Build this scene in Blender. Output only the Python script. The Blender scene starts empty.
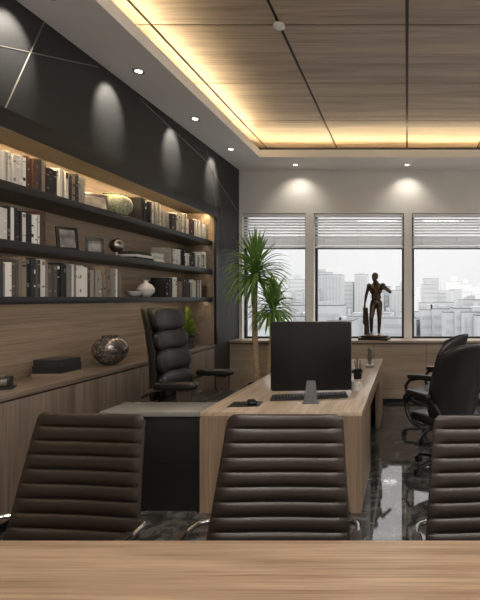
import bpy, bmesh, math, random
from mathutils import Vector, Matrix, Euler, noise
R = random.Random(7)
F=450.0; VX=407.0; VY=298.0; H=1.6
sc=bpy.context.scene
try:
    sc.view_settings.view_transform='Standard'
    sc.view_settings.look='None'
    sc.view_settings.exposure=0.14
    sc.view_settings.gamma=0.93
except Exception as e: print(e)

# ---------------------------------------------------------------- materials
def nt(name):
    m=bpy.data.materials.new(name); m.use_nodes=True
    n=m.node_tree; b=n.nodes['Principled BSDF']; return m,n,b
def plain(name,col,rough=.5,metal=0,bump=0,bscale=60,var=0.0,spec=.5,coat=0,emit=None,estr=0,trans=0):
    m,n,b=nt(name)
    b.inputs['Base Color'].default_value=(*col,1); b.inputs['Roughness'].default_value=rough
    b.inputs['Metallic'].default_value=metal; b.inputs['Specular IOR Level'].default_value=spec
    b.inputs['Coat Weight'].default_value=coat
    if emit: b.inputs['Emission Color'].default_value=(*emit,1); b.inputs['Emission Strength'].default_value=estr
    tc=n.nodes.new('ShaderNodeTexCoord'); ns=n.nodes.new('ShaderNodeTexNoise')
    ns.inputs['Scale'].default_value=bscale; ns.inputs['Detail'].default_value=4
    n.links.new(tc.outputs['Object'],ns.inputs['Vector'])
    if var:
        r=n.nodes.new('ShaderNodeValToRGB'); r.color_ramp.elements[0].position=.3; r.color_ramp.elements[1].position=.7
        r.color_ramp.elements[0].color=(*[c*(1-var) for c in col],1); r.color_ramp.elements[1].color=(*[min(1,c*(1+var)) for c in col],1)
        n.links.new(ns.outputs['Fac'],r.inputs['Fac']); n.links.new(r.outputs['Color'],b.inputs['Base Color'])
    if bump:
        bp=n.nodes.new('ShaderNodeBump'); bp.inputs['Strength'].default_value=bump; bp.inputs['Distance'].default_value=.002
        n.links.new(ns.outputs['Fac'],bp.inputs['Height']); n.links.new(bp.outputs['Normal'],b.inputs['Normal'])
    if trans:
        tr=n.nodes.new('ShaderNodeBsdfTranslucent'); tr.inputs['Color'].default_value=(*[min(1,c*1.4) for c in col],1)
        mx=n.nodes.new('ShaderNodeMixShader'); mx.inputs[0].default_value=trans
        n.links.new(b.outputs[0],mx.inputs[1]); n.links.new(tr.outputs[0],mx.inputs[2]); n.links.new(mx.outputs[0],n.nodes['Material Output'].inputs[0])
    return m
def wood(name,c1,c2,axis='X',rough=.4,fine=1.0,spec=.4,coat=0):
    """grain runs along axis"""
    m,n,b=nt(name); L=n.links.new
    tc=n.nodes.new('ShaderNodeTexCoord'); mp=n.nodes.new('ShaderNodeMapping')
    s={'X':(.35,6,6),'Y':(6,.35,6),'Z':(6,6,.35)}[axis]
    mp.inputs['Scale'].default_value=s
    L(tc.outputs['Object'],mp.inputs['Vector'])
    n1=n.nodes.new('ShaderNodeTexNoise'); n1.inputs['Scale'].default_value=1.3*fine; n1.inputs['Detail'].default_value=8; n1.inputs['Roughness'].default_value=.62; n1.inputs['Distortion'].default_value=.9
    L(mp.outputs['Vector'],n1.inputs['Vector'])
    mp2=n.nodes.new('ShaderNodeMapping'); mp2.inputs['Scale'].default_value=tuple(v*(8 if v>1 else 3) for v in s)
    L(tc.outputs['Object'],mp2.inputs['Vector'])
    n2=n.nodes.new('ShaderNodeTexNoise'); n2.inputs['Scale'].default_value=2*fine; n2.inputs['Detail'].default_value=5
    L(mp2.outputs['Vector'],n2.inputs['Vector'])
    mx=n.nodes.new('ShaderNodeMix'); mx.inputs[0].default_value=.42
    L(n1.outputs['Fac'],mx.inputs[2]); L(n2.outputs['Fac'],mx.inputs[3])
    r=n.nodes.new('ShaderNodeValToRGB'); r.color_ramp.elements[0].position=.38; r.color_ramp.elements[1].position=.60
    r.color_ramp.elements[0].color=(*c1,1); r.color_ramp.elements[1].color=(*c2,1)
    L(mx.outputs[0],r.inputs['Fac']); L(r.outputs['Color'],b.inputs['Base Color'])
    b.inputs['Roughness'].default_value=rough; b.inputs['Specular IOR Level'].default_value=spec; b.inputs['Coat Weight'].default_value=coat
    bp=n.nodes.new('ShaderNodeBump'); bp.inputs['Strength'].default_value=.12; bp.inputs['Distance'].default_value=.002
    L(n2.outputs['Fac'],bp.inputs['Height']); L(bp.outputs['Normal'],b.inputs['Normal'])
    return m
def floor_mat():
    m,n,b=nt('polished_dark_stone'); L=n.links.new
    tc=n.nodes.new('ShaderNodeTexCoord')
    n1=n.nodes.new('ShaderNodeTexNoise'); n1.inputs['Scale'].default_value=5.0; n1.inputs['Detail'].default_value=10; n1.inputs['Roughness'].default_value=.72; n1.inputs['Distortion'].default_value=1.5
    L(tc.outputs['Object'],n1.inputs['Vector'])
    r=n.nodes.new('ShaderNodeValToRGB'); e=r.color_ramp.elements
    e[0].position=.38; e[0].color=(.022,.022,.021,1); e[1].position=.62; e[1].color=(.12,.117,.11,1)
    x=e.new(.5); x.color=(.055,.053,.050,1)
    L(n1.outputs['Fac'],r.inputs['Fac'])
    br=n.nodes.new('ShaderNodeTexBrick'); br.offset=0; br.inputs['Scale'].default_value=1
    br.inputs['Brick Width'].default_value=.9; br.inputs['Row Height'].default_value=.9; br.inputs['Mortar Size'].default_value=.003
    br.inputs['Mortar'].default_value=(.01,.01,.01,1)
    L(tc.outputs['Object'],br.inputs['Vector']); L(r.outputs['Color'],br.inputs['Color1']); L(r.outputs['Color'],br.inputs['Color2'])
    L(br.outputs['Color'],b.inputs['Base Color']); b.inputs['Roughness'].default_value=.04; b.inputs['Specular IOR Level'].default_value=1.0
    return m
M={}
M['oak']=wood('oak_table',(.20,.132,.086),(.37,.265,.18),'X',.42,1.3)
M['deskw']=wood('desk_wood',(.17,.12,.082),(.30,.22,.158),'Z',.4,1.0)
M['desktop']=wood('desk_top_wood',(.38,.295,.22),(.56,.455,.355),'Y',.22,1.0,.5)
M['ceilw']=wood('ceiling_wood',(.36,.288,.225),(.60,.495,.39),'X',.5,.8)
M['walnut']=wood('walnut_panel',(.17,.128,.096),(.30,.235,.18),'Y',.5,.9)
M['cabw']=wood('cabinet_wood',(.13,.095,.070),(.23,.175,.133),'Z',.45,.9)
M['ctop']=wood('counter_wood',(.16,.12,.09),(.28,.22,.17),'Y',.3,.9)
M['sillw']=wood('sill_wood',(.25,.19,.14),(.38,.305,.235),'X',.45,.9)
M['white']=plain('white_plaster',(.90,.895,.885),.8,0,.05,40)
M['wallw']=plain('warm_white_wall',(.80,.785,.76),.8,0,.05,40)
M['dark']=plain('dark_wall_paint',(.027,.0275,.028),.55,0,.05,30,.1)
M['black']=plain('black_lacquer',(.008,.008,.009),.4,0,0,20)
M['blackm']=plain('black_metal',(.02,.02,.02),.35,.6)
M['leather']=plain('black_leather',(.010,.0095,.009),.34,0,.5,220,.15,.6)
M['bleather']=plain('brown_leather',(.021,.0145,.011),.35,0,.4,200,.15,.5)
M['chrome']=plain('chrome',(.75,.75,.75),.12,1)
M['steel']=plain('satin_steel',(.30,.27,.245),.3,1)
M['bracket']=plain('brown_bracket',(.13,.10,.08),.35,.5)
M['brass']=plain('brass_inlay',(.26,.24,.21),.4,.5)
M['bronze']=plain('bronze',(.095,.068,.045),.34,.85,.3,60,.3)
M['floor']=floor_mat()
M['frame']=plain('window_frame_black',(.015,.015,.016),.4)
M['blind']=plain('blind_slat',(.90,.90,.89),.5,trans=.4)
M['lamp']=plain('lamp_lens',(1,1,1),.5,emit=(1,.95,.88),estr=10)
M['led']=plain('led_strip',(1,1,1),.5,emit=(1,.76,.44),estr=4)
M['screen']=plain('monitor_shell',(.014,.013,.013),.25,.1)
M['alu']=plain('aluminium',(.20,.20,.20),.35,.8)
M['greytop']=plain('grey_top',(.22,.215,.21),.25,0,0,20,.05)
M['key']=plain('key_black',(.012,.012,.012),.5)
M['kbd']=plain('keyboard_grey',(.08,.08,.08),.4,.3)
M['porc']=plain('porcelain',(.62,.60,.57),.25,0,0,20)
M['leaf']=plain('palm_leaf',(.21,.36,.10),.45,0,.1,30,.4,trans=.35)
M['leaf2']=plain('plant_leaf',(.22,.30,.05),.45,0,.1,30,.4,trans=.25)
M['trunk']=plain('palm_trunk',(.34,.26,.17),.8,0,.9,60,.35)
M['pot']=plain('planter_dark',(.05,.048,.045),.4)
M['soil']=plain('soil',(.04,.028,.02),.95,0,.8,60,.3)
M['page']=plain('book_pages',(.45,.41,.35),.8)
M['photo']=plain('photo_print',(.22,.20,.19),.35,0,0,12,.6)
bcols=[(.74,.72,.68),(.64,.62,.58),(.76,.75,.72),(.03,.03,.032),(.02,.02,.022),(.05,.045,.045),(.20,.19,.18),(.33,.31,.28),(.10,.05,.038),(.26,.20,.14),(.10,.08,.07),(.58,.56,.52)]
BM=[plain('book_cover_%d'%i,c,.55) for i,c in enumerate(bcols)]
def glass():
    m=bpy.data.materials.new('window_glass'); m.use_nodes=True; n=m.node_tree; n.nodes.clear()
    o=n.nodes.new('ShaderNodeOutputMaterial'); t=n.nodes.new('ShaderNodeBsdfTransparent'); g=n.nodes.new('ShaderNodeBsdfGlossy')
    g.inputs['Roughness'].default_value=.02; mx=n.nodes.new('ShaderNodeMixShader'); mx.inputs[0].default_value=.04
    n.links.new(t.outputs[0],mx.inputs[1]); n.links.new(g.outputs[0],mx.inputs[2]); n.links.new(mx.outputs[0],o.inputs[0]); return m
M['glass']=glass()
def mosaic(name,c1,c2,c3,scale,rough=.3,metal=0):
    m,n,b=nt(name); L=n.links.new; tc=n.nodes.new('ShaderNodeTexCoord')
    v=n.nodes.new('ShaderNodeTexVoronoi'); v.inputs['Scale'].default_value=scale; L(tc.outputs['Object'],v.inputs['Vector'])
    r=n.nodes.new('ShaderNodeValToRGB'); r.color_ramp.elements[0].color=(*c1,1); r.color_ramp.elements[1].color=(*c2,1)
    sp=n.nodes.new('ShaderNodeSeparateColor'); L(v.outputs['Color'],sp.inputs[0]); L(sp.outputs[0],r.inputs['Fac'])
    v2=n.nodes.new('ShaderNodeTexVoronoi'); v2.feature='DISTANCE_TO_EDGE'; v2.inputs['Scale'].default_value=scale; L(tc.outputs['Object'],v2.inputs['Vector'])
    mt=n.nodes.new('ShaderNodeMath'); mt.operation='LESS_THAN'; mt.inputs[1].default_value=.05; L(v2.outputs['Distance'],mt.inputs[0])
    mx=n.nodes.new('ShaderNodeMix'); mx.data_type='RGBA'; L(mt.outputs[0],mx.inputs[0]); L(r.outputs['Color'],mx.inputs[6]); mx.inputs[7].default_value=(*c3,1)
    L(mx.outputs[2],b.inputs['Base Color']); b.inputs['Roughness'].default_value=rough; b.inputs['Metallic'].default_value=metal; return m
M['mosaic']=mosaic('mosaic_silver',(.13,.11,.095),(.34,.31,.28),(.05,.04,.035),40,.22,.55)
M['greenpot']=mosaic('patterned_ceramic',(.33,.35,.24),(.46,.46,.33),(.11,.14,.08),34,.35)

# ---------------------------------------------------------------- builder
class B:
    def __init__(s,name): s.name=name; s.bm=bmesh.new(); s.mats=[]
    def mi(s,mat):
        if isinstance(mat,str): mat=M[mat]
        if mat not in s.mats: s.mats.append(mat)
        return s.mats.index(mat)
    def merge(s,t,mat):
        i=s.mi(mat)
        bmesh.ops.recalc_face_normals(t,faces=t.faces)
        for f in t.faces: f.material_index=i; f.smooth=True
        me=bpy.data.meshes.new('t'); t.to_mesh(me); t.free(); s.bm.from_mesh(me); bpy.data.meshes.remove(me)
    def box(s,lo,hi,mat,bev=0,rot=None,seg=2):
        lo=Vector(lo);hi=Vector(hi); c=(lo+hi)/2; d=hi-lo
        t=bmesh.new(); bmesh.ops.create_cube(t,size=1)
        for v in t.verts: v.co=Vector((v.co.x*d.x,v.co.y*d.y,v.co.z*d.z))
        if bev: bmesh.ops.bevel(t,geom=list(t.edges),offset=bev,segments=seg,affect='EDGES',profile=.5)
        m=rot.to_matrix() if isinstance(rot,Euler) else (rot or Matrix.Identity(3))
        for v in t.verts: v.co=m@v.co+c
        s.merge(t,mat)
    def cbox(s,c,d,mat,bev=0,rot=None):
        c=Vector(c);d=Vector(d)/2; s.box(c-d,c+d,mat,bev,rot)
    def tube(s,pts,r,mat,seg=12,caps=True):
        pts=[Vector(p) for p in pts]; n=len(pts); rs=r if isinstance(r,(list,tuple)) else [r]*n
        t=bmesh.new(); rings=[]; up=None
        for i,p in enumerate(pts):
            a=pts[max(i-1,0)]; b=pts[min(i+1,n-1)]; d=(b-a).normalized()
            if up is None:
                up=Vector((0,0,1)) if abs(d.z)<.9 else Vector((1,0,0))
            u=(up-d*up.dot(d)).normalized(); w=d.cross(u); up=u
            rings.append([t.verts.new(p+(u*math.cos(2*math.pi*k/seg)+w*math.sin(2*math.pi*k/seg))*rs[i]) for k in range(seg)])
        for i in range(n-1):
            for k in range(seg): t.faces.new((rings[i][k],rings[i][(k+1)%seg],rings[i+1][(k+1)%seg],rings[i+1][k]))
        if caps: t.faces.new(rings[0]); t.faces.new(rings[-1])
        s.merge(t,mat)
    def cap(s,a,b,r1,r2,mat):   # round-ended limb
        a=Vector(a);b=Vector(b); d=(b-a); L=d.length; d.normalize(); pts=[];rs=[]
        for k in range(6):
            q=math.pi/2*(1-k/5); pts.append(a-d*r1*math.sin(q)); rs.append(max(r1*math.cos(q),r1*.03))
        for k in range(1,6):
            f=k/6; pts.append(a+d*L*f); rs.append(r1*(1-f)+r2*f)
        for k in range(6):
            q=math.pi/2*k/5; pts.append(b+d*r2*math.sin(q)); rs.append(max(r2*math.cos(q),r2*.03))
        s.tube(pts,rs,mat,14)
    def lathe(s,prof,c,mat,seg=32,cap=True):
        c=Vector(c); t=bmesh.new(); rings=[]
        for r,z in prof: rings.append([t.verts.new(c+Vector((r*math.cos(2*math.pi*k/seg),r*math.sin(2*math.pi*k/seg),z))) for k in range(seg)])
        for i in range(len(prof)-1):
            for k in range(seg): t.faces.new((rings[i][k],rings[i][(k+1)%seg],rings[i+1][(k+1)%seg],rings[i+1][k]))
        if cap: t.faces.new(rings[0]); t.faces.new(rings[-1])
        s.merge(t,mat)
    def sup(s,c,r,mat,e=.4,e2=None,rot=None,deform=None,nu=32,nv=20):
        e2=e2 or e; f=lambda w,m: math.copysign(abs(w)**m,w)
        t=bmesh.new(); rings=[]
        m=rot.to_matrix() if isinstance(rot,Euler) else (rot or Matrix.Identity(3)); c=Vector(c)
        for j in range(nv+1):
            v=-math.pi/2+math.pi*j/nv; cv=f(max(math.cos(v),1e-4),e); sv=f(math.sin(v),e); ring=[]
            for i in range(nu):
                u=2*math.pi*i/nu+.0001
                p=Vector((r[0]*cv*f(math.cos(u),e2),r[1]*cv*f(math.sin(u),e2),r[2]*sv))
                if deform: p=deform(p)
                ring.append(t.verts.new(m@p+c))
            rings.append(ring)
        for j in range(nv):
            for i in range(nu): t.faces.new((rings[j][i],rings[j][(i+1)%nu],rings[j+1][(i+1)%nu],rings[j+1][i]))
        t.faces.new(rings[0]); t.faces.new(rings[-1])
        s.merge(t,mat)
    def poly(s,pts,ext,mat):   # extruded polygon
        t=bmesh.new(); ext=Vector(ext); a=[t.verts.new(Vector(p)) for p in pts]; b=[t.verts.new(Vector(p)+ext) for p in pts]
        t.faces.new(a); t.faces.new(b); n=len(a)
        for i in range(n): t.faces.new((a[i],a[(i+1)%n],b[(i+1)%n],b[i]))
        s.merge(t,mat)
    def strip(s,o,d,L,w,mat,droop=.5,seg=7):
        o=Vector(o); d=Vector(d).normalized(); t=bmesh.new(); p=o.copy(); rows=[]
        for i in range(seg+1):
            f=i/seg; side=d.cross(Vector((0,0,1)))
            side=side.normalized() if side.length>1e-3 else Vector((1,0,0))
            ww=w*(math.sin(math.pi*min(1,f*.85+.18))**.7)*(1 if f<.95 else .15)
            nrm=side.cross(d).normalized()
            rows.append([t.verts.new(p-side*ww+nrm*ww*.35),t.verts.new(p),t.verts.new(p+side*ww+nrm*ww*.35)])
            p=p+d*(L/seg); d=(d+Vector((0,0,-droop/seg*(.5+f*1.4)))).normalized()
        for i in range(seg):
            for k in range(2): t.faces.new((rows[i][k],rows[i][k+1],rows[i+1][k+1],rows[i+1][k]))
        s.merge(t,mat)
    def done(s,loc=(0,0,0),rz=0,scale=1,parent=None,sharp=35):
        me=bpy.data.meshes.new(s.name); s.bm.to_mesh(me); s.bm.free()
        for m in s.mats: me.materials.append(m)
        try: me.set_sharp_from_angle(angle=math.radians(sharp))
        except Exception: pass
        o=bpy.data.objects.new(s.name,me); sc.collection.objects.link(o)
        o.location=loc; o.rotation_euler=(0,0,rz); o.scale=(scale,)*3
        if parent: o.parent=parent
        return o
def simple(name,lo,hi,mat,bev=0):
    b=B(name); b.box(lo,hi,mat,bev); return b.done()

# ---------------------------------------------------------------- room shell
XL=-2.71; XN=-3.13; XR=3.3; YB=7.26; YF=-2.6; ZS=3.665; ZC=3.95; NE=6.35
simple('floor',(XN-.2,YF-.2,-.1),(XR+.2,YB+.3,0),'floor')
simple('wall_left',(XN-.15,YF-.2,2.82),(XL,YB+.3,4.1),'dark')
simple('wall_left_end',(XN-.15,NE,0),(XL,YB+.3,2.82),'dark')
simple('wall_left_niche',(XN-.15,YF-.2,0),(XN,NE,2.82),'walnut')
b=B('wall_right')
b.box((XR,YF-.2,0),(XR+.15,YB+.3,.5),'wallw'); b.box((XR,YF-.2,3.2),(XR+.15,YB+.3,4.1),'wallw')
for (a,c) in ((YF-.2,-1.8),(.55,.85),(3.2,3.5),(5.85,YB+.3)): b.box((XR,a,.5),(XR+.15,c,3.2),'wallw')
b.done()
for k,(a,c) in enumerate(((-1.8,.55),(.85,3.2),(3.5,5.85))):  # out-of-view side openings, added to bring daylight in from the right
    b=B('window_%d'%(5+k)); x=XR+.05; f=.04
    b.box((x,a,.5),(x+.05,a+f,3.2),'frame'); b.box((x,c-f,.5),(x+.05,c,3.2),'frame')
    b.box((x,a+f,.5),(x+.05,c-f,.54),'frame'); b.box((x,a+f,3.16),(x+.05,c-f,3.2),'frame'); b.box((x,(a+c)/2-.02,.54),(x+.05,(a+c)/2+.02,3.16),'frame')
    b.box((x+.02,a+f,.54),(x+.026,(a+c)/2-.02,3.16),'glass'); b.box((x+.02,(a+c)/2+.02,.54),(x+.026,c-f,3.16),'glass'); b.done()
simple('wall_front',(XN-.15,YF-.2,0),(XR+.15,YF,4.1),'wallw')
ZW0=.95; ZW1=2.97
posts=[-2.71,-1.565,.016,1.6,3.18]
b=B('wall_back')
b.box((XL,YB,ZW1),(XR,YB+.3,4.1),'wallw')
b.box((XL,YB,0),(XR,YB+.3,ZW0-.04),'wallw')
for i,x in enumerate(posts):
    w=.065
    if i==0: b.box((x,YB,ZW0-.04),(x+.05,YB+.3,ZW1),'wallw')
    else: b.box((x-w,YB-.02,ZW0-.04),(x+w+(.12 if i==4 else 0),YB+.3,ZW1),'wallw')
b.done()
for i in range(4):
    x0=posts[i]+(.05 if i==0 else .065); x1=posts[i+1]-.065
    b=B('window_%d'%(i+1)); y=YB+.10; f=.035
    b.box((x0,y,ZW0-.04),(x0+f,y+.06,ZW1),'frame'); b.box((x1-f,y,ZW0-.04),(x1,y+.06,ZW1),'frame')
    b.box((x0+f,y,ZW0-.04),(x1-f,y+.06,ZW0+.02),'frame'); b.box((x0+f,y,ZW1-f),(x1-f,y+.06,ZW1),'frame')
    b.box((x0+f,y,2.40),(x1-f,y+.05,2.425),'frame')
    b.box((x0+f,y+.03,ZW0+.02),(x1-f,y+.036,ZW1-f),'glass')
    b.done()
    b=B('venetian_blind'); z=ZW1-.03
    b.box((x0+.01,YB+.01,z-.03),(x1-.01,YB+.07,z+.02),'blind',.004)
    z-=.07
    while z>2.62:
        b.cbox(((x0+x1)/2,YB+.04,z),(x1-x0-.03,.05,.003),'blind',rot=Euler((math.radians(-28),0,0))); z-=.045
    while z>2.45:
        b.cbox(((x0+x1)/2,YB+.04,z),(x1-x0-.03,.05,.004),'blind',rot=Euler((math.radians(-8),0,0))); z-=.02
    b.box((x0+.012,YB+.015,2.41),(x1-.012,YB+.065,2.44),'blind',.004)
    for q in (.12,.5,.88):
        xx=x0+(x1-x0)*q; b.tube([(xx,YB+.012,2.42),(xx,YB+.012,ZW1-.03)],.003,'blind',6)
    b.done()
b=B('window_cabinet')
b.box((XL+.001,6.88,.06),(XR-.001,YB-.001,.90),'sillw'); b.box((XL+.001,6.92,0),(XR-.001,YB-.001,.06),'black')
b.box((XL+.001,6.84,.91),(XR-.001,YB-.021,.95),'sillw',.003)
b.box((XL+.001,6.87,.895),(XR-.001,YB-.021,.91),'black')
x=XL+.6
while x<XR: b.box((x,6.878,.06),(x+.006,6.882,.895),'black'); x+=.8
b.done()
# ceiling
b=B('ceiling')
b.box((XN-.15,YF-.2,ZC+.02),(XR+.15,YB+.3,ZC+.14),'black')
xs=[-3.3,-2.2,-1.10,0,1.1,2.2,3.3]; ys=[-2.58,-1.49,-.44,.62,1.7,2.8,3.87,4.92,5.96,7.04]
g=.014
for i in range(len(xs)-1):
    for j in range(len(ys)-1):
        b.box((max(xs[i]+g,XL+.01),ys[j]+g*.6,ZC),(min(xs[i+1]-g,XR),ys[j+1]-g*.6,ZC+.025),'ceilw')
b.done()
b=B('ceiling_soffit')
TX0=-2.16; TX1=2.75; TY1=6.60; TY0=-1.9
b.box((XL,YF,ZS),(TX0,YB,ZS+.05),'white'); b.box((TX1,YF,ZS),(XR,YB,ZS+.05),'white')
b.box((TX0,TY1,ZS),(TX1,YB,ZS+.05),'white'); b.box((TX0,YF,ZS),(TX1,TY0,ZS+.05),'white')
lh=ZS+.11
b.box((TX0-.02,TY0,ZS+.05),(TX0,TY1,lh),'white'); b.box((TX1,TY0,ZS+.05),(TX1+.02,TY1,lh),'white')
b.box((TX0-.02,TY1,ZS+.05),(TX1+.02,TY1+.02,lh),'white'); b.box((TX0-.02,TY0-.02,ZS+.05),(TX1+.02,TY0,lh),'white')
b.done()
def area(name,loc,rot,sx,sy,e,col):
    l=bpy.data.lights.new(name,'AREA'); l.shape='RECTANGLE'; l.size=sx; l.size_y=sy; l.energy=e; l.color=col
    o=bpy.data.objects.new(name,l); sc.collection.objects.link(o); o.location=loc; o.rotation_euler=rot; return o
WARM=(1,.80,.50)
zl=ZS+.085
area('cove_led_left',(TX0-.12,(TY0+TY1)/2,zl),Euler((0,math.radians(-130),0)),.04,TY1-TY0,40,WARM)
area('cove_led_right',(TX1+.12,(TY0+TY1)/2,zl),Euler((0,math.radians(130),0)),.04,TY1-TY0,40,WARM)
area('cove_led_back',((TX0+TX1)/2,TY1+.12,zl),Euler((math.radians(-130),0,0)),TX1-TX0,.04,22,WARM)
area('cove_led_front',((TX0+TX1)/2,TY0-.12,zl),Euler((math.radians(130),0,0)),TX1-TX0,.04,20,WARM)

def downlight(x,y,z,e,tilt=(0,0),ang=100,col=(1,.92,.80)):
    b=B('recessed_downlight')
    b.lathe([(.030,-.001),(.044,-.006),(.048,-.004),(.050,.0)],(x,y,z),'steel',24,False)
    b.lathe([(.030,-.001),(.026,-.002),(.001,-.002)],(x,y,z),'lamp',20,True)
    b.done()
    l=bpy.data.lights.new('downlight_lamp','SPOT'); l.energy=e; l.color=col; l.spot_size=math.radians(ang); l.spot_blend=.8; l.shadow_soft_size=.025
    o=bpy.data.objects.new('downlight_lamp',l); sc.collection.objects.link(o); o.location=(x,y,z-.012); o.rotation_euler=(tilt[0],tilt[1],0)
for y in (-.1,.95,2.0,3.07,4.1,5.19,6.25): downlight(-2.445,y,ZS,62,(0,math.radians(42)),60)
for x in (-1.73,.0,1.73): downlight(x,6.98,ZS,12,(math.radians(18),0),110)
for y in (0,2,4,6): downlight(3.0,y,ZS,18,(0,0),100)
b=B('smoke_detector'); b.lathe([(.05,0),(.05,-.02),(.03,-.035),(.001,-.035)],(-1.10,3.87,ZC),'white',24,True); b.done()
for i,(x,y) in enumerate([(-1.0,-.6),(1.0,-.6),(-.9,1.3),(1.1,1.3)]):  # unseen fill lamps with housings, added to brighten table and foreground
    b=B('added_fill_panel'); b.box((x-.62,y-.17,ZC-.05),(x+.62,y+.17,ZC),'white',.004); b.done()
    area('added_fill_lamp',(x,y,ZC-.055),Euler((0,0,0)),1.2,.3,46,(1,.96,.90))

def wallpt(px,py):
    s=(VX-px)/(-XL); return Vector((XL+.001,F/s,H+(VY-py)/s))
b=B('trim_inlay_lines')
def wl(a,c,r=.0045):
    a=wallpt(*a);c=wallpt(*c); b.tube([a,c],r,'brass',6)
wl((44,22),(3,113)); wl((0,46),(98,67)); wl((20,-20),(44,22)); wl((140,99),(205,160),.0055); wl((205,160),(238,212),.0055); wl((207,150),(216,208)); wl((218,180),(234,335),.003); wl((238,238),(224,330),.003)
b.done()

# ---------------------------------------------------------------- niche shelving
simple('trim_1',(XL+.001,YF,2.735),(XL+.03,NE+.04,2.87),'black',.003)
simple('trim_2',(XL+.001,NE-.03,.952),(XL+.03,NE+.04,2.734),'black',.003)
simple('trim_3',(XN+.001,YF,2.79),(XL-.001,NE-.001,2.819),'black',.002)
simple('trim_4',(XN+.001,NE-.026,.952),(XL-.001,NE-.001,2.789),'walnut',.002)
simple('led_strip',(XL-.05,YF,2.778),(XL-.03,NE-.03,2.789),'led')
SH=[2.40,2.0,1.61]
for z in SH: simple('shelf_board',(XN+.001,YF,z-.055),(XL-.02,NE-.027,z),'black',.003)
area('niche_led',(XL-.08,(YF+NE)/2,2.77),Euler((0,math.radians(40),0)),.04,NE-YF-.1,50,(1,.74,.42))
for zz,ee in ((SH[0],5),(SH[1],6),(SH[2],12)):
    area('shelf_led',(XL-.10,(YF+NE)/2,zz-.058),Euler((0,math.radians(25),0)),.03,NE-YF-.1,ee,(1,.84,.62))
b=B('low_cabinet')
b.box((XN+.001,YF,.08),(XL-.02,NE-.001,.90),'black'); b.box((XN+.001,YF,0),(XL-.05,NE-.001,.08),'black')
b.box((XN+.001,YF,.905),(XL+.005,NE-.001,.95),'ctop',.003)
y=YF+.05
while y<NE-.05:
    y2=min(y+.89,NE-.003); b.box((XL-.02,y,.09),(XL,y2-.005,.893),'cabw',.002); y=y2
b.done()

def books(name,y0,y1,z,hmin=.20,hmax=.30,seed=1):
    r=random.Random(seed); b=B(name); y=y0; grp=0; gc=0; gh=.25
    while y<y1-.01:
        if grp<=0:
            grp=r.randint(2,7); gc=r.choice([0,0,1,2,2,3,3,4,4,5,6,7,8,9,10,11]); gh=r.uniform(hmin,hmax)
        grp-=1
        w=r.uniform(.015,.033); h=min(hmax,gh*r.uniform(.96,1.03)); dp=r.uniform(.17,.22)
        if y+w>y1: break
        x1=-2.80+r.uniform(-.01,.01); x0=x1-dp; mat=BM[gc if r.random()<.7 else r.randrange(len(BM))]
        t=.003
        b.box((x0,y,z),(x1,y+t,z+h),mat); b.box((x0,y+w-t,z),(x1,y+w,z+h),mat); b.box((x1-t,y+t,z),(x1,y+w-t,z+h),mat)
        b.box((x0+.004,y+t,z+.004),(x1-t,y+w-t,z+h-.005),'page')
        if r.random()<.7:
            lab=BM[r.choice([0,3,6,9])]
            for q in r.sample([.15,.25,.6,.75,.85],2): b.box((x1,y+.003,z+h*q),(x1+.0008,y+w-.003,z+h*(q+r.choice([.02,.05,.1]))),lab)
        y+=w+.001
        if r.random()<.015: y+=.05
    return b.done()
books('book_row',1.0,3.93,SH[0],.20,.27,3)
books('book_row',4.72,6.29,SH[0],.20,.27,5)
books('book_row',1.0,3.52,SH[1],.20,.27,8)
books('book_row',5.25,6.29,SH[1],.17,.24,9)
books('book_row',1.0,4.40,SH[2],.23,.29,12)
books('book_row',5.24,6.29,SH[2],.16,.24,14)
def flatbooks(name,x,y,z,specs,rz=0):
    b=B(name); h=0
    for (dx,dy,t,m) in specs:
        a=Euler((0,0,rz+R.uniform(-.05,.05)))
        k=a.to_matrix()
        b.cbox((0,0,h+.002),(dx,dy,.004),m,rot=a); b.cbox((0,0,h+t-.002),(dx,dy,.004),m,rot=a)
        b.cbox(k@Vector((dx/2-.002,0,h+t/2)),(.004,dy,t-.008),m,rot=a)
        b.cbox(k@Vector((0,-dy/2+.002,h+t/2)),(dx,.004,t-.008),m,rot=a)
        b.cbox((0,0,h+t/2),(dx-.012,dy-.012,t-.008),'page',rot=a); h+=t+.0005
    return b.done((x,y,z))
flatbooks('book_stack',-2.91,4.80,SH[1],[(.24,.30,.03,BM[3]),(.23,.28,.025,BM[0]),(.22,.27,.03,BM[5])])
flatbooks('book_stack',-2.90,5.10,SH[1],[(.20,.18,.04,BM[0]),(.19,.17,.03,BM[11]),(.2,.16,.03,BM[0])])
flatbooks('book_stack',-2.95,3.80,.95,[(.24,.25,.03,BM[9]),(.23,.24,.06,BM[4]),(.22,.23,.05,BM[3])])
def pframe(name,c,w,h,rz,lean=.18,outer='black',inner='photo'):
    b=B(name); rot=Euler((0,-lean,0)).to_matrix()
    def add(lo,hi,m):
        lo=Vector(lo);hi=Vector(hi);cc=rot@((lo+hi)/2); dd=hi-lo; b.cbox(cc,dd,m,.001,rot)
    t=.018;f=.022
    add((-t/2,-w/2,0),(t/2,w/2,f),outer); add((-t/2,-w/2,h-f),(t/2,w/2,h),outer)
    add((-t/2,-w/2,f),(t/2,-w/2+f,h-f),outer); add((-t/2,w/2-f,f),(t/2,w/2,h-f),outer)
    add((-t/2+.002,-w/2+f,f),(t/4,w/2-f,h-f),inner)
    b.tube([(-.0-lean*h*.6,0,h*.6),(-lean*h*.6-.07,0,.004)],.005,outer,6)
    return b.done(c,rz)
pframe('photo_frame',(-2.86,3.80,SH[1]+.003),.16,.20,-.5)
pframe('photo_frame',(-2.86,4.12,SH[1]+.003),.14,.15,-.9)
pframe('photo_frame',(-2.86,4.13,SH[0]+.003),.20,.16,-.7,outer='steel')
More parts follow.
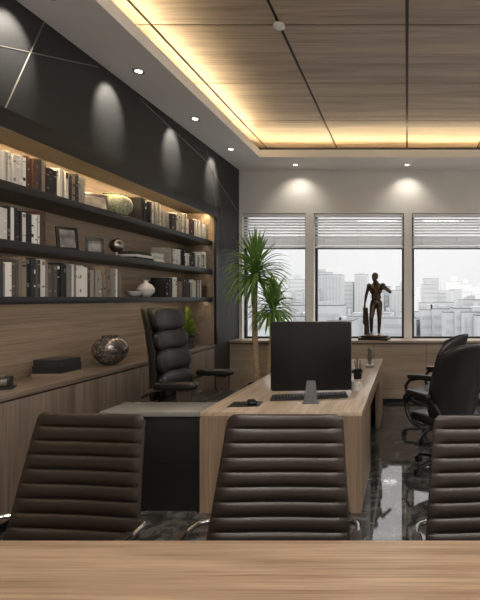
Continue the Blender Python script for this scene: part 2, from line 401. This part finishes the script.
b=B('desk_globe'); b.lathe([(.05,0),(.05,.01),(.012,.02),(.01,.05)],(0,0,0),'steel'); b.sup((0,0,.11),(.065,.065,.065),'steel',1)
b.tube([(.0,.07*math.cos(a),.11+.075*math.sin(a)) for a in [-1.5+i*.3 for i in range(11)]],.004,'blackm',6); b.done((-2.84,4.40,SH[1]))
b=B('patterned_bowl'); b.lathe([(.06,0),(.10,.02),(.145,.08),(.155,.13),(.135,.18),(.10,.205),(.105,.215),(.095,.22),(.085,.205),(.12,.17),(.01,.1)],(0,0,0),'greenpot'); b.done((-2.88,4.44,SH[0]))
b=B('mosaic_vase'); b.lathe([(.05,0),(.07,.01),(.125,.06),(.155,.13),(.15,.19),(.11,.245),(.07,.265),(.072,.285),(.062,.285),(.06,.262),(.02,.2)],(0,0,0),'mosaic'); b.done((-2.90,4.40,.95))
b=B('porcelain_vase'); b.lathe([(.035,0),(.05,.01),(.085,.05),(.09,.09),(.06,.135),(.025,.155),(.022,.175),(.04,.19),(.034,.19),(.015,.17),(.01,.1)],(0,0,0),'porc'); b.done((-2.86,4.93,SH[2]))
b=B('bowl'); b.lathe([(.03,0),(.06,.02),(.085,.06),(.08,.062),(.05,.03),(.01,.02)],(0,0,0),'porc'); b.done((-2.86,4.72,SH[2]))
b=B('desk_clock'); b.box((-.07,-.06,0),(.07,.06,.015),'black',.003); b.box((-.055,-.05,.015),(.055,.05,.085),'black',.006); b.box((-.04,-.052,.03),(.04,-.05,.072),'steel',.0005)
b.tube([(0,0,.085),(0,0,.10)],.02,'steel',12); b.done((-2.90,3.22,.95),.5)
b=B('potted_plant'); b.lathe([(.05,0),(.085,.01),(.10,.14),(.105,.15),(.09,.15),(.088,.13),(.01,.13)],(0,0,0),'pot')
for i in range(180):
    a=R.uniform(0,6.28); el=R.uniform(.1,1.5); d=Vector((math.cos(a)*math.cos(el),math.sin(a)*math.cos(el),math.sin(el)))
    o=Vector((d.x*R.uniform(.02,.10),d.y*R.uniform(.02,.10),.16+R.uniform(0,.30)*d.z)); b.strip(o,d+Vector((0,0,.2)),R.uniform(.06,.10),.02,'leaf2',.9,4)
for i in range(8):
    a=R.uniform(0,6.28); b.tube([(0,0,.13),(math.cos(a)*.05,math.sin(a)*.05,.25),(math.cos(a)*.08,math.sin(a)*.08,.36)],.004,'leaf2',5)
b.done((-2.86,5.86,.95))

# ---------------------------------------------------------------- palm
b=B('potted_palm')
b.lathe([(.15,0),(.17,.01),(.21,.38),(.22,.42),(.195,.42),(.19,.37),(.01,.37)],(0,0,0),'pot')
b.lathe([(.19,.365),(.1,.385),(.01,.39)],(0,0,0),'soil')
def trunk(p,rr):
    pts=[];rs=[];n=30
    for i in range(n+1):
        f=i/n; q=Vector(p[0])*(1-f)**2+Vector(p[1])*2*f*(1-f)+Vector(p[2])*f*f
        pts.append(q); rs.append(rr*(1.15-.35*f)*(1+.07*(i%2)))
    b.tube(pts,rs,'trunk',12)
def crown(c,n,L,seed):
    r=random.Random(seed)
    for i in range(n):
        a=i*2.4+r.uniform(-.2,.2); f=i/n; el=math.radians(-35+118*f+r.uniform(-8,8))
        d=Vector((math.cos(a)*math.cos(el),math.sin(a)*math.cos(el),math.sin(el)))
        b.strip(Vector(c)+Vector((0,0,-.10+.14*f)),d,L*r.uniform(.85,1.12),.022,'leaf',1.5 if f<.8 else .7,8)
trunk([(-.06,0,.37),(-.13,0,1.1),(-.09,0,1.88)],.038)
trunk([(.08,.02,.37),(.12,.0,.8),(.15,-.02,1.42)],.035)
crown((-.09,0,1.96),150,.56,1); crown((.15,-.02,1.48),105,.42,2)
b.done((-2.00,6.22,0))

# ---------------------------------------------------------------- desk
DX0,DX1,DY0,DY1=-1.545,-.336,3.36,6.3; DZ=.75
b=B('executive_desk')
b.box((DX0,DY0,DZ-.035),(DX1,DY1,DZ),'desktop',.004)
b.box((DX0+.004,DY0+.004,.0),(DX1-.004,DY0+.05,DZ-.036),'deskw',.002)
b.box((DX1-.05,DY0+.05,0),(DX1-.004,4.2,DZ-.036),'deskw',.002)
b.box((DX0+.004,DY0+.05,0),(DX0+.05,3.95,DZ-.036),'deskw',.002)
b.box((DX0+.05,3.90,0),(DX1-.05,3.95,DZ-.036),'deskw')
b.box((DX1-.05,4.2,DZ-.16),(DX1-.004,DY1-.004,DZ-.036),'deskw',.002)
b.box((DX1-.32,4.2,.05),(DX1-.28,DY1-.3,DZ-.04),'cabw')
b.box((DX0+.004,DY1-.06,0),(DX1-.004,DY1-.004,DZ-.036),'deskw',.002)
b.box((DX1-.05,5.5,0),(DX1-.004,DY1-.06,DZ-.16),'deskw',.002)
xa=(337-VX)/134; xb=(351-VX)/134
b.poly([(xa,DY0+.004,DZ-.036),(DX1-.004,DY0+.004,DZ-.036),(DX1-.004,DY0+.004,0),(xb,DY0+.004,0)],(0,-.02,0),'deskw')
xa=(226-VX)/134
b.poly([(xa,DY0+.004,DZ-.036),(DX0+.004,DY0+.004,DZ-.036),(DX0+.004,DY0+.004,0),(xa-.05,DY0+.004,0)],(0,-.02,0),'deskw')
b.done()
b=B('side_pedestal')
b.box((-2.29,3.38,.0),(DX0-.003,3.66,.71),'black',.003); b.box((-2.30,3.36,.712),(DX0-.003,3.68,.75),'greytop',.004)
b.box((-2.28,3.378,.36),(DX0-.01,3.382,.366),'blackm')
b.done()
b=B('computer_monitor')
W=.325; z0=.095; z1=.66
b.box((-W,-.008,z0),(W,.008,z1),'alu',.003); b.box((-W+.004,.006,z0+.004),(W-.004,.011,z1-.004),'black')
b.sup((0,-.008,(z0+z1)/2),(W-.002,.020,(z1-z0)/2-.002),'screen',.06,nu=48,nv=24)
b.poly([(-.035,-.03,.18),(.035,-.03,.18),(.055,-.06,.010),(-.055,-.06,.010)],(0,.012,0),'alu')
b.box((-.065,-.075,0),(.065,.03,.010),'alu',.003)
mon=b.done((-.78,3.68,DZ),math.radians(4))
b=B('keyboard'); b.box((-.32,-.075,0),(.32,.075,.02),'kbd',.004)
for i in range(24):
    for j in range(5): b.box((-.31+i*.026,-.068+j*.0275,.02),(-.31+i*.026+.021,-.068+j*.0275+.023,.028),'key',.001)
b.done((-.83,3.84,DZ),math.radians(13))
b=B('mouse_pad'); b.box((-.12,-.09,0),(.12,.09,.003),'black',.001); b.done((-1.29,3.60,DZ),.1)
b=B('computer_mouse'); b.sup((0,0,.018),(.036,.062,.020),'black',.7); b.sup((0,.02,.036),(.004,.01,.004),'steel',.8); b.done((-1.24,3.60,DZ+.001),.5)
b=B('pen_cup'); b.lathe([(.04,0),(.042,.0),(.044,.10),(.040,.10),(.038,.006),(.001,.006)],(0,0,0),'blackm')
for i in range(7):
    a=i*.9; b.tube([(math.cos(a)*.01,math.sin(a)*.01,.01),(math.cos(a)*.035,math.sin(a)*.035,.17+.02*(i%3))],.0035,['steel','black','bronze'][i%3],6)
b.done((-.52,4.75,DZ))
b=B('coffee_mug'); b.lathe([(.03,0),(.036,.004),(.038,.095),(.034,.095),(.032,.01),(.001,.01)],(0,0,0),'porc')
b.tube([(.036+.022*math.sin(q),0,.05+.028*math.cos(q)) for q in [i*math.pi/8 for i in range(9)]],.005,'porc',8); b.done((-.47,4.10,DZ))
b=B('desk_telephone'); b.box((-.09,-.10,0),(.09,.10,.035),'black',.01); b.sup((-.055,0,.05),(.025,.10,.016),'leather',.6)
for i in range(3):
    for j in range(4): b.box((.0+i*.025,-.07+j*.025,.035),(.018+i*.025,-.052+j*.025,.039),'steel')
b.done((-.62,5.2,DZ),.3)
b=B('desk_figurine'); b.box((-.05,-.04,0),(.05,.04,.03),'steel',.004); b.lathe([(.012,.03),(.02,.07),(.035,.12),(.02,.17),(.028,.21),(.012,.24),(.002,.25)],(0,0,0),'steel',16); b.done((-.46,5.55,DZ))

# ---------------------------------------------------------------- swivel chairs
def star_base(b,rad=.32):
    b.lathe([(.045,.07),(.05,.09),(.04,.13),(.028,.14)],(0,0,0),'blackm',20)
    for k in range(5):
        a=2*math.pi*k/5+.3; c=Vector((math.cos(a),math.sin(a),0))
        b.tube([c*.03+Vector((0,0,.105)),c*rad*.6+Vector((0,0,.09)),c*rad+Vector((0,0,.072))],[.026,.02,.014],'blackm',8)
        b.tube([c*rad+Vector((0,0,.075)),c*rad+Vector((0,0,.045))],.009,'blackm',8)
        t=Vector((-math.sin(a),math.cos(a),0))
        for sg in (-1,1):
            q=c*(rad+.005)+t*sg*.016+Vector((0,0,.03)); b.tube([q-t*.009,q+t*.009],.03,'black',16)
def exec_chair(name,loc,rz,scale=1):
    b=B(name); star_base(b)
    b.tube([(0,0,.13),(0,0,.44)],.028,'blackm',14); b.tube([(0,0,.12),(0,0,.3)],.038,'black',14)
    b.box((-.14,-.10,.43),(.12,.10,.47),'blackm',.01)
    sag=lambda p: Vector((p.x,p.y,p.z+(.02*(p.y/.26)**2)+ (-.03*max(0,(p.x-.1)/.16)**2)))
    b.sup((.05,0,.50),(.32,.265,.05),'leather',.45,deform=sag)
    for k,xx in enumerate((-.12,.06,.25)): b.sup((xx,0,.555),(.105,.24,.045),'leather',.6,deform=sag)
    def backx(z): return -.25-(z-.55)*.12
    shell=lambda p: Vector((p.x+.10*(p.y/.26)**2-(p.z)*.12+.03*math.cos(p.z*5),p.y*(1-.12*max(0,p.z)/.4),p.z))
    b.sup((backx(.95)-.03,0,.95),(.035,.25,.38),'leather',.35,deform=shell)
    for zc,hh,ww,th in ((.70,.11,.225,.055),(.89,.10,.23,.055),(1.06,.09,.225,.05),(1.225,.10,.21,.06)):
        cur=lambda p: Vector((p.x+.10*(p.y/.26)**2-p.z*.12,p.y,p.z))
        b.sup((backx(zc)+.04,0,zc),(th,ww,hh),'leather',.6,deform=cur)
    for s in (-1,1):
        y=s*.315
        b.sup((.02,y,.735),(.17,.042,.03),'leather',.5)
        b.poly([(.16,y-.012,.46),(.05,y-.012,.46),(.03,y-.012,.715),(.13,y-.012,.715)],(0,.024,0),'bracket')
        b.tube([(.0,y*.7,.46),(.08,y*.85,.46),(.13,y*.95,.48)],.022,'bracket',10)
        b.tube([(-.10,y,.715),(-.2,y,.68),(-.27,y*.88,.64)],[.022,.02,.016],'bracket',10)
    return b.done(loc,rz,scale)
exec_chair('executive_chair',(-2.01,4.26,0),math.radians(-3),1.14)

def visitor_chair(name,loc,rz,scale=1):
    b=B(name); star_base(b,.31)
    b.tube([(0,0,.13),(0,0,.42)],.026,'blackm',14); b.box((-.13,-.10,.40),(.12,.10,.44),'blackm',.01)
    sag=lambda p: Vector((p.x,p.y,p.z+(.02*(p.y/.26)**2)+ (-.04*max(0,(p.x-.1)/.16)**2)))
    b.sup((.02,0,.485),(.28,.265,.06),'leather',.5,deform=sag)
    def cur(p):
        z=p.z; return Vector((p.x+.13*(p.y/.27)**2-z*.20-.05*(z/.35)**2*(1 if z>0 else -.3),p.y*(1-.22*max(0,z/.36)**2),z))
    b.sup((-.28,0,.83),(.055,.28,.37),'leather',.5,deform=cur)
    for zc in (.62,.78,.93,1.07):
        b.sup((-.215-(zc-.83)*.22-.02*abs(zc-.83),0,zc),(.035,.20,.085),'leather',.6,deform=lambda p: Vector((p.x+.12*(p.y/.27)**2-p.z*.2,p.y,p.z)))
    for s in (-1,1):
        y=s*.315
        loop=[(-.27,y*.9,.60),(-.24,y,.68),(-.14,y,.715),(.02,y,.725),(.14,y,.70),(.19,y,.63),(.17,y,.54),(.10,y,.47),(.02,y*.85,.43)]
        b.tube(loop,.02,'blackm',10)
        b.sup((0,y,.738),(.17,.035,.025),'leather',.5)
    return b.done(loc,rz,scale)
visitor_chair('visitor_chair',(.36,4.22,0),math.radians(124),1.0)
visitor_chair('visitor_chair',(.28,5.20,0),math.radians(158),1.0)

# ---------------------------------------------------------------- conference chairs
def catmull(P,n):
    out=[]; P=[Vector(p) for p in P]; Q=[P[0]*2-P[1]]+P+[P[-1]*2-P[-2]]
    for i in range(1,len(Q)-2):
        for k in range(n):
            t=k/n; a,b_,c,d=Q[i-1],Q[i],Q[i+1],Q[i+2]
            out.append(.5*((2*b_)+(c-a)*t+(2*a-5*b_+4*c-d)*t*t+(3*b_-a-3*c+d)*t**3))
    out.append(P[-1]); return out
def conf_chair(name,loc,rz):
    b=B(name)
    prof=catmull([(0,-.27,.43),(0,-.22,.465),(0,0,.455),(0,.14,.455),(0,.215,.50),(0,.265,.62),(0,.305,.80),(0,.345,.98),(0,.372,1.085)],30)
    S=[0]
    for i in range(1,len(prof)): S.append(S[-1]+(prof[i]-prof[i-1]).length)
    tot=S[-1]; nr=19; per=tot/nr; N=nr*10; pts=[]; j=0
    for i in range(N+1):
        s=tot*i/N
        while j<len(S)-2 and S[j+1]<s: j+=1
        f=(s-S[j])/max(1e-6,S[j+1]-S[j]); pts.append(prof[j].lerp(prof[j+1],min(1,f)))
    t=bmesh.new(); rows=[]; nw=24
    for i,p in enumerate(pts):
        s=tot*i/N; a=pts[max(i-1,0)]; c=pts[min(i+1,N)]; d=(c-a).normalized(); nrm=Vector((0,-d.z,d.y))
        if nrm.z<0 and abs(d.z)<.3: nrm=-nrm
        z=p.z; hw=.27 if i<N*.45 else .30-.053*max(0,min(1,(z-.55)/.55))
        e=min(i,N-i)/5.0
        if e<1: hw-= .022*(1-e)**2
        ph=(s/per)%1; bul=.013*(abs(math.sin(math.pi*ph))**.5)
        fr=[];bk=[]
        for k in range(nw+1):
            u=-1+2*k/nw; edge=1-abs(u)**8; x=u*hw
            cup=.03*u*u*(1 if z>.5 else .3)
            off=nrm*((bul+.012)*edge+cup)
            fr.append(t.verts.new(p+Vector((x,0,0))+off)); bk.append(t.verts.new(p+Vector((x,0,0))+nrm*(cup-(bul*.8+.010)*edge-.002)))
        rows.append((fr,bk))
    for i in range(N):
        for k in range(nw):
            for q in (0,1):
                A=rows[i][q];C=rows[i+1][q]; t.faces.new((A[k],A[k+1],C[k+1],C[k]))
        for k in (0,nw): t.faces.new((rows[i][0][k],rows[i][1][k],rows[i+1][1][k],rows[i+1][0][k]))
    for i in (0,N):
        for k in range(nw): t.faces.new((rows[i][0][k],rows[i][0][k+1],rows[i][1][k+1],rows[i][1][k]))
    b.merge(t,'bleather')
    for s in (-1,1):
        rail=[]
        for i in range(0,N-3,6):
            p=pts[i]; z=p.z; hw=.27 if i<N*.45 else .30-.053*max(0,min(1,(z-.55)/.55))
            a=pts[max(i-1,0)]; c=pts[min(i+1,N)]; d=(c-a).normalized(); nrm=Vector((0,-d.z,d.y))
            if nrm.z<0 and abs(d.z)<.3: nrm=-nrm
            rail.append(p+Vector((s*(hw-.006),0,0))+nrm*(.03*(1 if z>.5 else .3)-.006))
        b.tube(rail,.008,'bleather',8)
        arm=catmull([(s*.285,.27,.665),(s*.33,.21,.675),(s*.34,.05,.675),(s*.34,-.12,.665),(s*.335,-.19,.60),(s*.32,-.17,.50),(s*.26,-.08,.42),(s*.10,0,.40)],6)
        b.tube(arm,.011,'chrome',10)
        b.sup((s*.338,.03,.688),(.020,.11,.010),'bleather',.5)
    b.tube([(0,0,.39),(0,0,.13)],.022,'chrome',14)
    b.box((-.11,-.09,.385),(.11,.09,.42),'blackm',.008)
    for k in range(4):
        a=math.pi/4+k*math.pi/2; c=Vector((math.cos(a),math.sin(a),0))
        b.tube([Vector((0,0,.12))+c*.02,c*.3+Vector((0,0,.075))],[.018,.012],'chrome',8)
        tt=Vector((-math.sin(a),math.cos(a),0)); q=c*.3+Vector((0,0,.032)); b.tube([q-tt*.015,q+tt*.015],.032,'black',14); b.tube([q,q+Vector((0,0,.045))],.008,'chrome',8)
    return b.done(loc,rz,1,sharp=60)
conf_chair('conference_chair',(-.53,1.62,0),0)
conf_chair('conference_chair',(-1.42,1.64,0),math.radians(-5))
conf_chair('conference_chair',(.38,1.62,0),math.radians(2))
b=B('conference_table')
b.box((-2.3,.15,.71),(1.9,1.58,.75),'oak',.004); b.box((-1.7,.5,.03),(-1.6,1.2,.71),'cabw',.003); b.box((1.2,.5,.03),(1.3,1.2,.71),'cabw',.003)
b.box((-1.75,.45,0),(-1.55,1.25,.03),'blackm',.004); b.box((1.15,.45,0),(1.35,1.25,.03),'blackm',.004); b.box((-1.6,.8,.6),(1.2,.86,.71),'cabw')
b.done()

# ---------------------------------------------------------------- bronze statue
emp=bpy.data.objects.new('bronze_statue',None); sc.collection.objects.link(emp)
b=B('figure'); m='bronze'; c=b.cap; E=b.sup
c((.09,.01,.90),(.105,-.02,.50),.098,.063,m); c((.105,-.02,.50),(.08,.03,.09),.061,.038,m); E((.093,.03,.36),(.058,.062,.11),m,1)
c((-.08,0,.88),(-.11,-.11,.50),.098,.063,m); c((-.11,-.11,.50),(-.14,.04,.12),.061,.038,m); E((-.125,-.03,.37),(.056,.062,.11),m,1)
E((.105,-.055,.51),(.04,.03,.045),m,1); E((-.11,-.145,.51),(.04,.03,.045),m,1)
for (ax,ay,az,tx,ty) in ((.08,.04,.05,.11,-.15),(-.14,.05,.05,-.19,-.13)):
    c((ax,ay+.03,az-.01),(tx,ty,.03),.042,.028,m)
    for k in range(5): o=-.035+k*.018; c((tx+o,ty,.025),(tx+o*1.15,ty-.055+abs(k-1)*.006,.02),.013,.011,m)
E((0,.01,.95),(.16,.10,.11),m,.9); E((.07,.07,.92),(.085,.07,.09),m,1); E((-.07,.07,.91),(.085,.07,.09),m,1)
E((.005,0,1.10),(.138,.09,.15),m,.95); E((0,0,1.30),(.18,.11,.17),m,.9); E((0,.01,1.42),(.18,.075,.06),m,.9)
E((-.075,-.075,1.345),(.085,.04,.065),m,.9); E((.08,-.075,1.345),(.085,.04,.065),m,.9)
for z in (1.20,1.13,1.06):
    for s in (-1,1): E((s*.035+.003,-.08,z),(.036,.022,.033),m,.9)
E((0,-.085,.875),(.03,.03,.04),m,1)
c((-.06,.02,1.44),(-.02,.0,1.54),.06,.052,m); c((.06,.02,1.44),(-.01,.0,1.54),.06,.052,m)
E((-.20,0,1.42),(.070,.067,.07),m,1); E((.20,0,1.43),(.070,.067,.07),m,1)
c((-.205,0,1.41),(-.285,.0,1.14),.056,.042,m); c((-.285,0,1.14),(-.30,-.10,.90),.044,.026,m)
# bent arm: elbow well out, hand back at the ribs
c((.205,0,1.42),(.41,.0,1.24),.056,.042,m); c((.41,.0,1.24),(.27,-.13,1.33),.044,.026,m)
def hand(w,d,side,curl,s=1):
    w=Vector(w); d=Vector(d).normalized(); side=Vector(side).normalized(); n=d.cross(side).normalized()*curl
    c(w,w+d*.075,.026,.034,m)
    for k,L in enumerate((.065,.078,.072,.055)):
        o=w+d*.08+side*(-.033+k*.022); a=o+d*L*.55+n*L*.15; c(o,a,.0115,.0105,m); c(a,a+d*L*.35+n*L*.4,.0105,.009,m)
    o=w+d*.02-side*.03; a=o+d*.04-side*.03; c(o,a,.014,.012,m); c(a,a+d*.035+n*.01,.012,.010,m)
hand((-.30,-.105,.89),(0,-.35,-1),(0,-1,.3),1); hand((.26,-.135,1.335),(-1,.15,.3),(.3,-.1,.9),1)
E((-.03,-.005,1.665),(.078,.098,.105),m,1); E((-.045,-.045,1.61),(.055,.06,.06),m,.9); E((-.06,-.075,1.565),(.025,.022,.02),m,1)
c((-.062,-.095,1.675),(-.072,-.118,1.635),.011,.016,m)
for s in (-1,1):
    E((-.055+s*.030,-.088+s*.012,1.668),(.014,.010,.009),m,1); E((-.055+s*.03,-.092+s*.012,1.69),(.024,.012,.008),m,1)
    E((-.03+s*.078,.005+s*.015,1.655),(.012,.02,.03),m,1)
c((-.075,-.10,1.605),(-.045,-.10,1.603),.009,.009,m); c((-.072,-.098,1.592),(-.048,-.098,1.59),.009,.009,m)
rr=random.Random(4)
for i in range(90):
    a=rr.uniform(0,6.28); el=rr.uniform(.05,1.5); d=Vector((math.cos(a)*math.cos(el),math.sin(a)*math.cos(el),math.sin(el)))
    if d.y<-.45 and d.z<.6: continue
    E(Vector((-.028,.01,1.675))+Vector((d.x*.08,d.y*.098,d.z*.105)),(.02,.02,.018),m,1,nu=8,nv=6)
c((-.28,.07,.0),(-.29,.06,.60),.085,.055,m); c((-.29,.06,.45),(-.34,.0,.58),.035,.025,m)
for k in range(7): c((-.34+k*.016,-.04-.01*(k%2),.78),(-.36+k*.024,-.04+.02*(k%2),.36-.05*(k%3)),.02,.018,m)
E((-.04,0,-.01),(.40,.24,.045),m,.6)
fig=b.done(parent=emp,sharp=180)
rm=fig.modifiers.new('merge','REMESH'); rm.mode='VOXEL'; rm.voxel_size=.007; rm.use_smooth_shade=True
sm=fig.modifiers.new('soft','SMOOTH'); sm.factor=.5; sm.iterations=2
b=B('base'); b.box((-.46,-.26,-.11),(.38,.26,-.045),'black',.01); b.done(parent=emp)
S_=.55; emp.scale=(S_,)*3; emp.location=(-.485,7.03,.951+.11*S_); emp.rotation_euler=(0,0,math.radians(-8))

# ---------------------------------------------------------------- city outside
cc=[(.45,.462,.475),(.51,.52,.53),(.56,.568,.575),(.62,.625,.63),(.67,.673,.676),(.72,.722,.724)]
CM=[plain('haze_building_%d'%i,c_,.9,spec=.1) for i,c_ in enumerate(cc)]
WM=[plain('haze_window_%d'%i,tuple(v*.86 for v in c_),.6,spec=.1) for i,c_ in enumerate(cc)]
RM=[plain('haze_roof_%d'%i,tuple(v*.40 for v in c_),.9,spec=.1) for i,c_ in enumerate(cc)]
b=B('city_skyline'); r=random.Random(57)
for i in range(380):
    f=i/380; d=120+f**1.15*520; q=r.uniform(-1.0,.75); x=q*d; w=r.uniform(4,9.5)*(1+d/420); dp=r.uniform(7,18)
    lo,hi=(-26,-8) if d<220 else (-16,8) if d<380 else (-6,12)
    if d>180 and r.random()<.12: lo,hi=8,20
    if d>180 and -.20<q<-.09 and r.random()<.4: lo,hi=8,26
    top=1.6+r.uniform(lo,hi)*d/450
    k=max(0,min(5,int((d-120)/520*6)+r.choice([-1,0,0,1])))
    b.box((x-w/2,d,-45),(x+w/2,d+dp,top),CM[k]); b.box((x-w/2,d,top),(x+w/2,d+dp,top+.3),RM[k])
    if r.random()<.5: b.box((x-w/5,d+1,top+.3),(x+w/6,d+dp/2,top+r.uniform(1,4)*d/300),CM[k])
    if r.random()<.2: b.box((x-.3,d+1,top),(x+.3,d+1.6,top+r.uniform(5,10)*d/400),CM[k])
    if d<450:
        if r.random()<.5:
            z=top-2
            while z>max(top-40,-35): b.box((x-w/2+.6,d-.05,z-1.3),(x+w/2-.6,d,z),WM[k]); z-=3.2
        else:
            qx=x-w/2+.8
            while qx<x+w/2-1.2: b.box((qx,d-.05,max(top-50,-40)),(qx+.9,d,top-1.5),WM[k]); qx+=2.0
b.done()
simple('city_ground',(-700,-700,-46),(700,900,-45),plain('city_ground_haze',(.26,.265,.27),.9,spec=.1))

# ---------------------------------------------------------------- world
w=bpy.data.worlds.new('overcast_sky'); sc.world=w; w.use_nodes=True; n=w.node_tree; bg=n.nodes['Background']
tc=n.nodes.new('ShaderNodeTexCoord'); sp=n.nodes.new('ShaderNodeSeparateXYZ'); n.links.new(tc.outputs['Generated'],sp.inputs[0])
rp=n.nodes.new('ShaderNodeValToRGB'); e=rp.color_ramp.elements
e[0].position=.0; e[0].color=(.212,.213,.215,1); e[1].position=.9; e[1].color=(1,.99,.98,1)
x_=e.new(.25); x_.color=(.25,.25,.252,1)
n.links.new(sp.outputs['Z'],rp.inputs['Fac']); n.links.new(rp.outputs['Color'],bg.inputs['Color']); bg.inputs['Strength'].default_value=3.9

cam=bpy.data.cameras.new('camera'); co=bpy.data.objects.new('camera',cam); sc.collection.objects.link(co)
cam.sensor_fit='VERTICAL'; cam.sensor_height=36; cam.lens=27; cam.shift_x=-167/600; cam.shift_y=-2/600
co.location=(0,0,H); co.rotation_euler=(math.pi/2,0,0); cam.clip_start=.05; cam.clip_end=2000
sc.camera=co
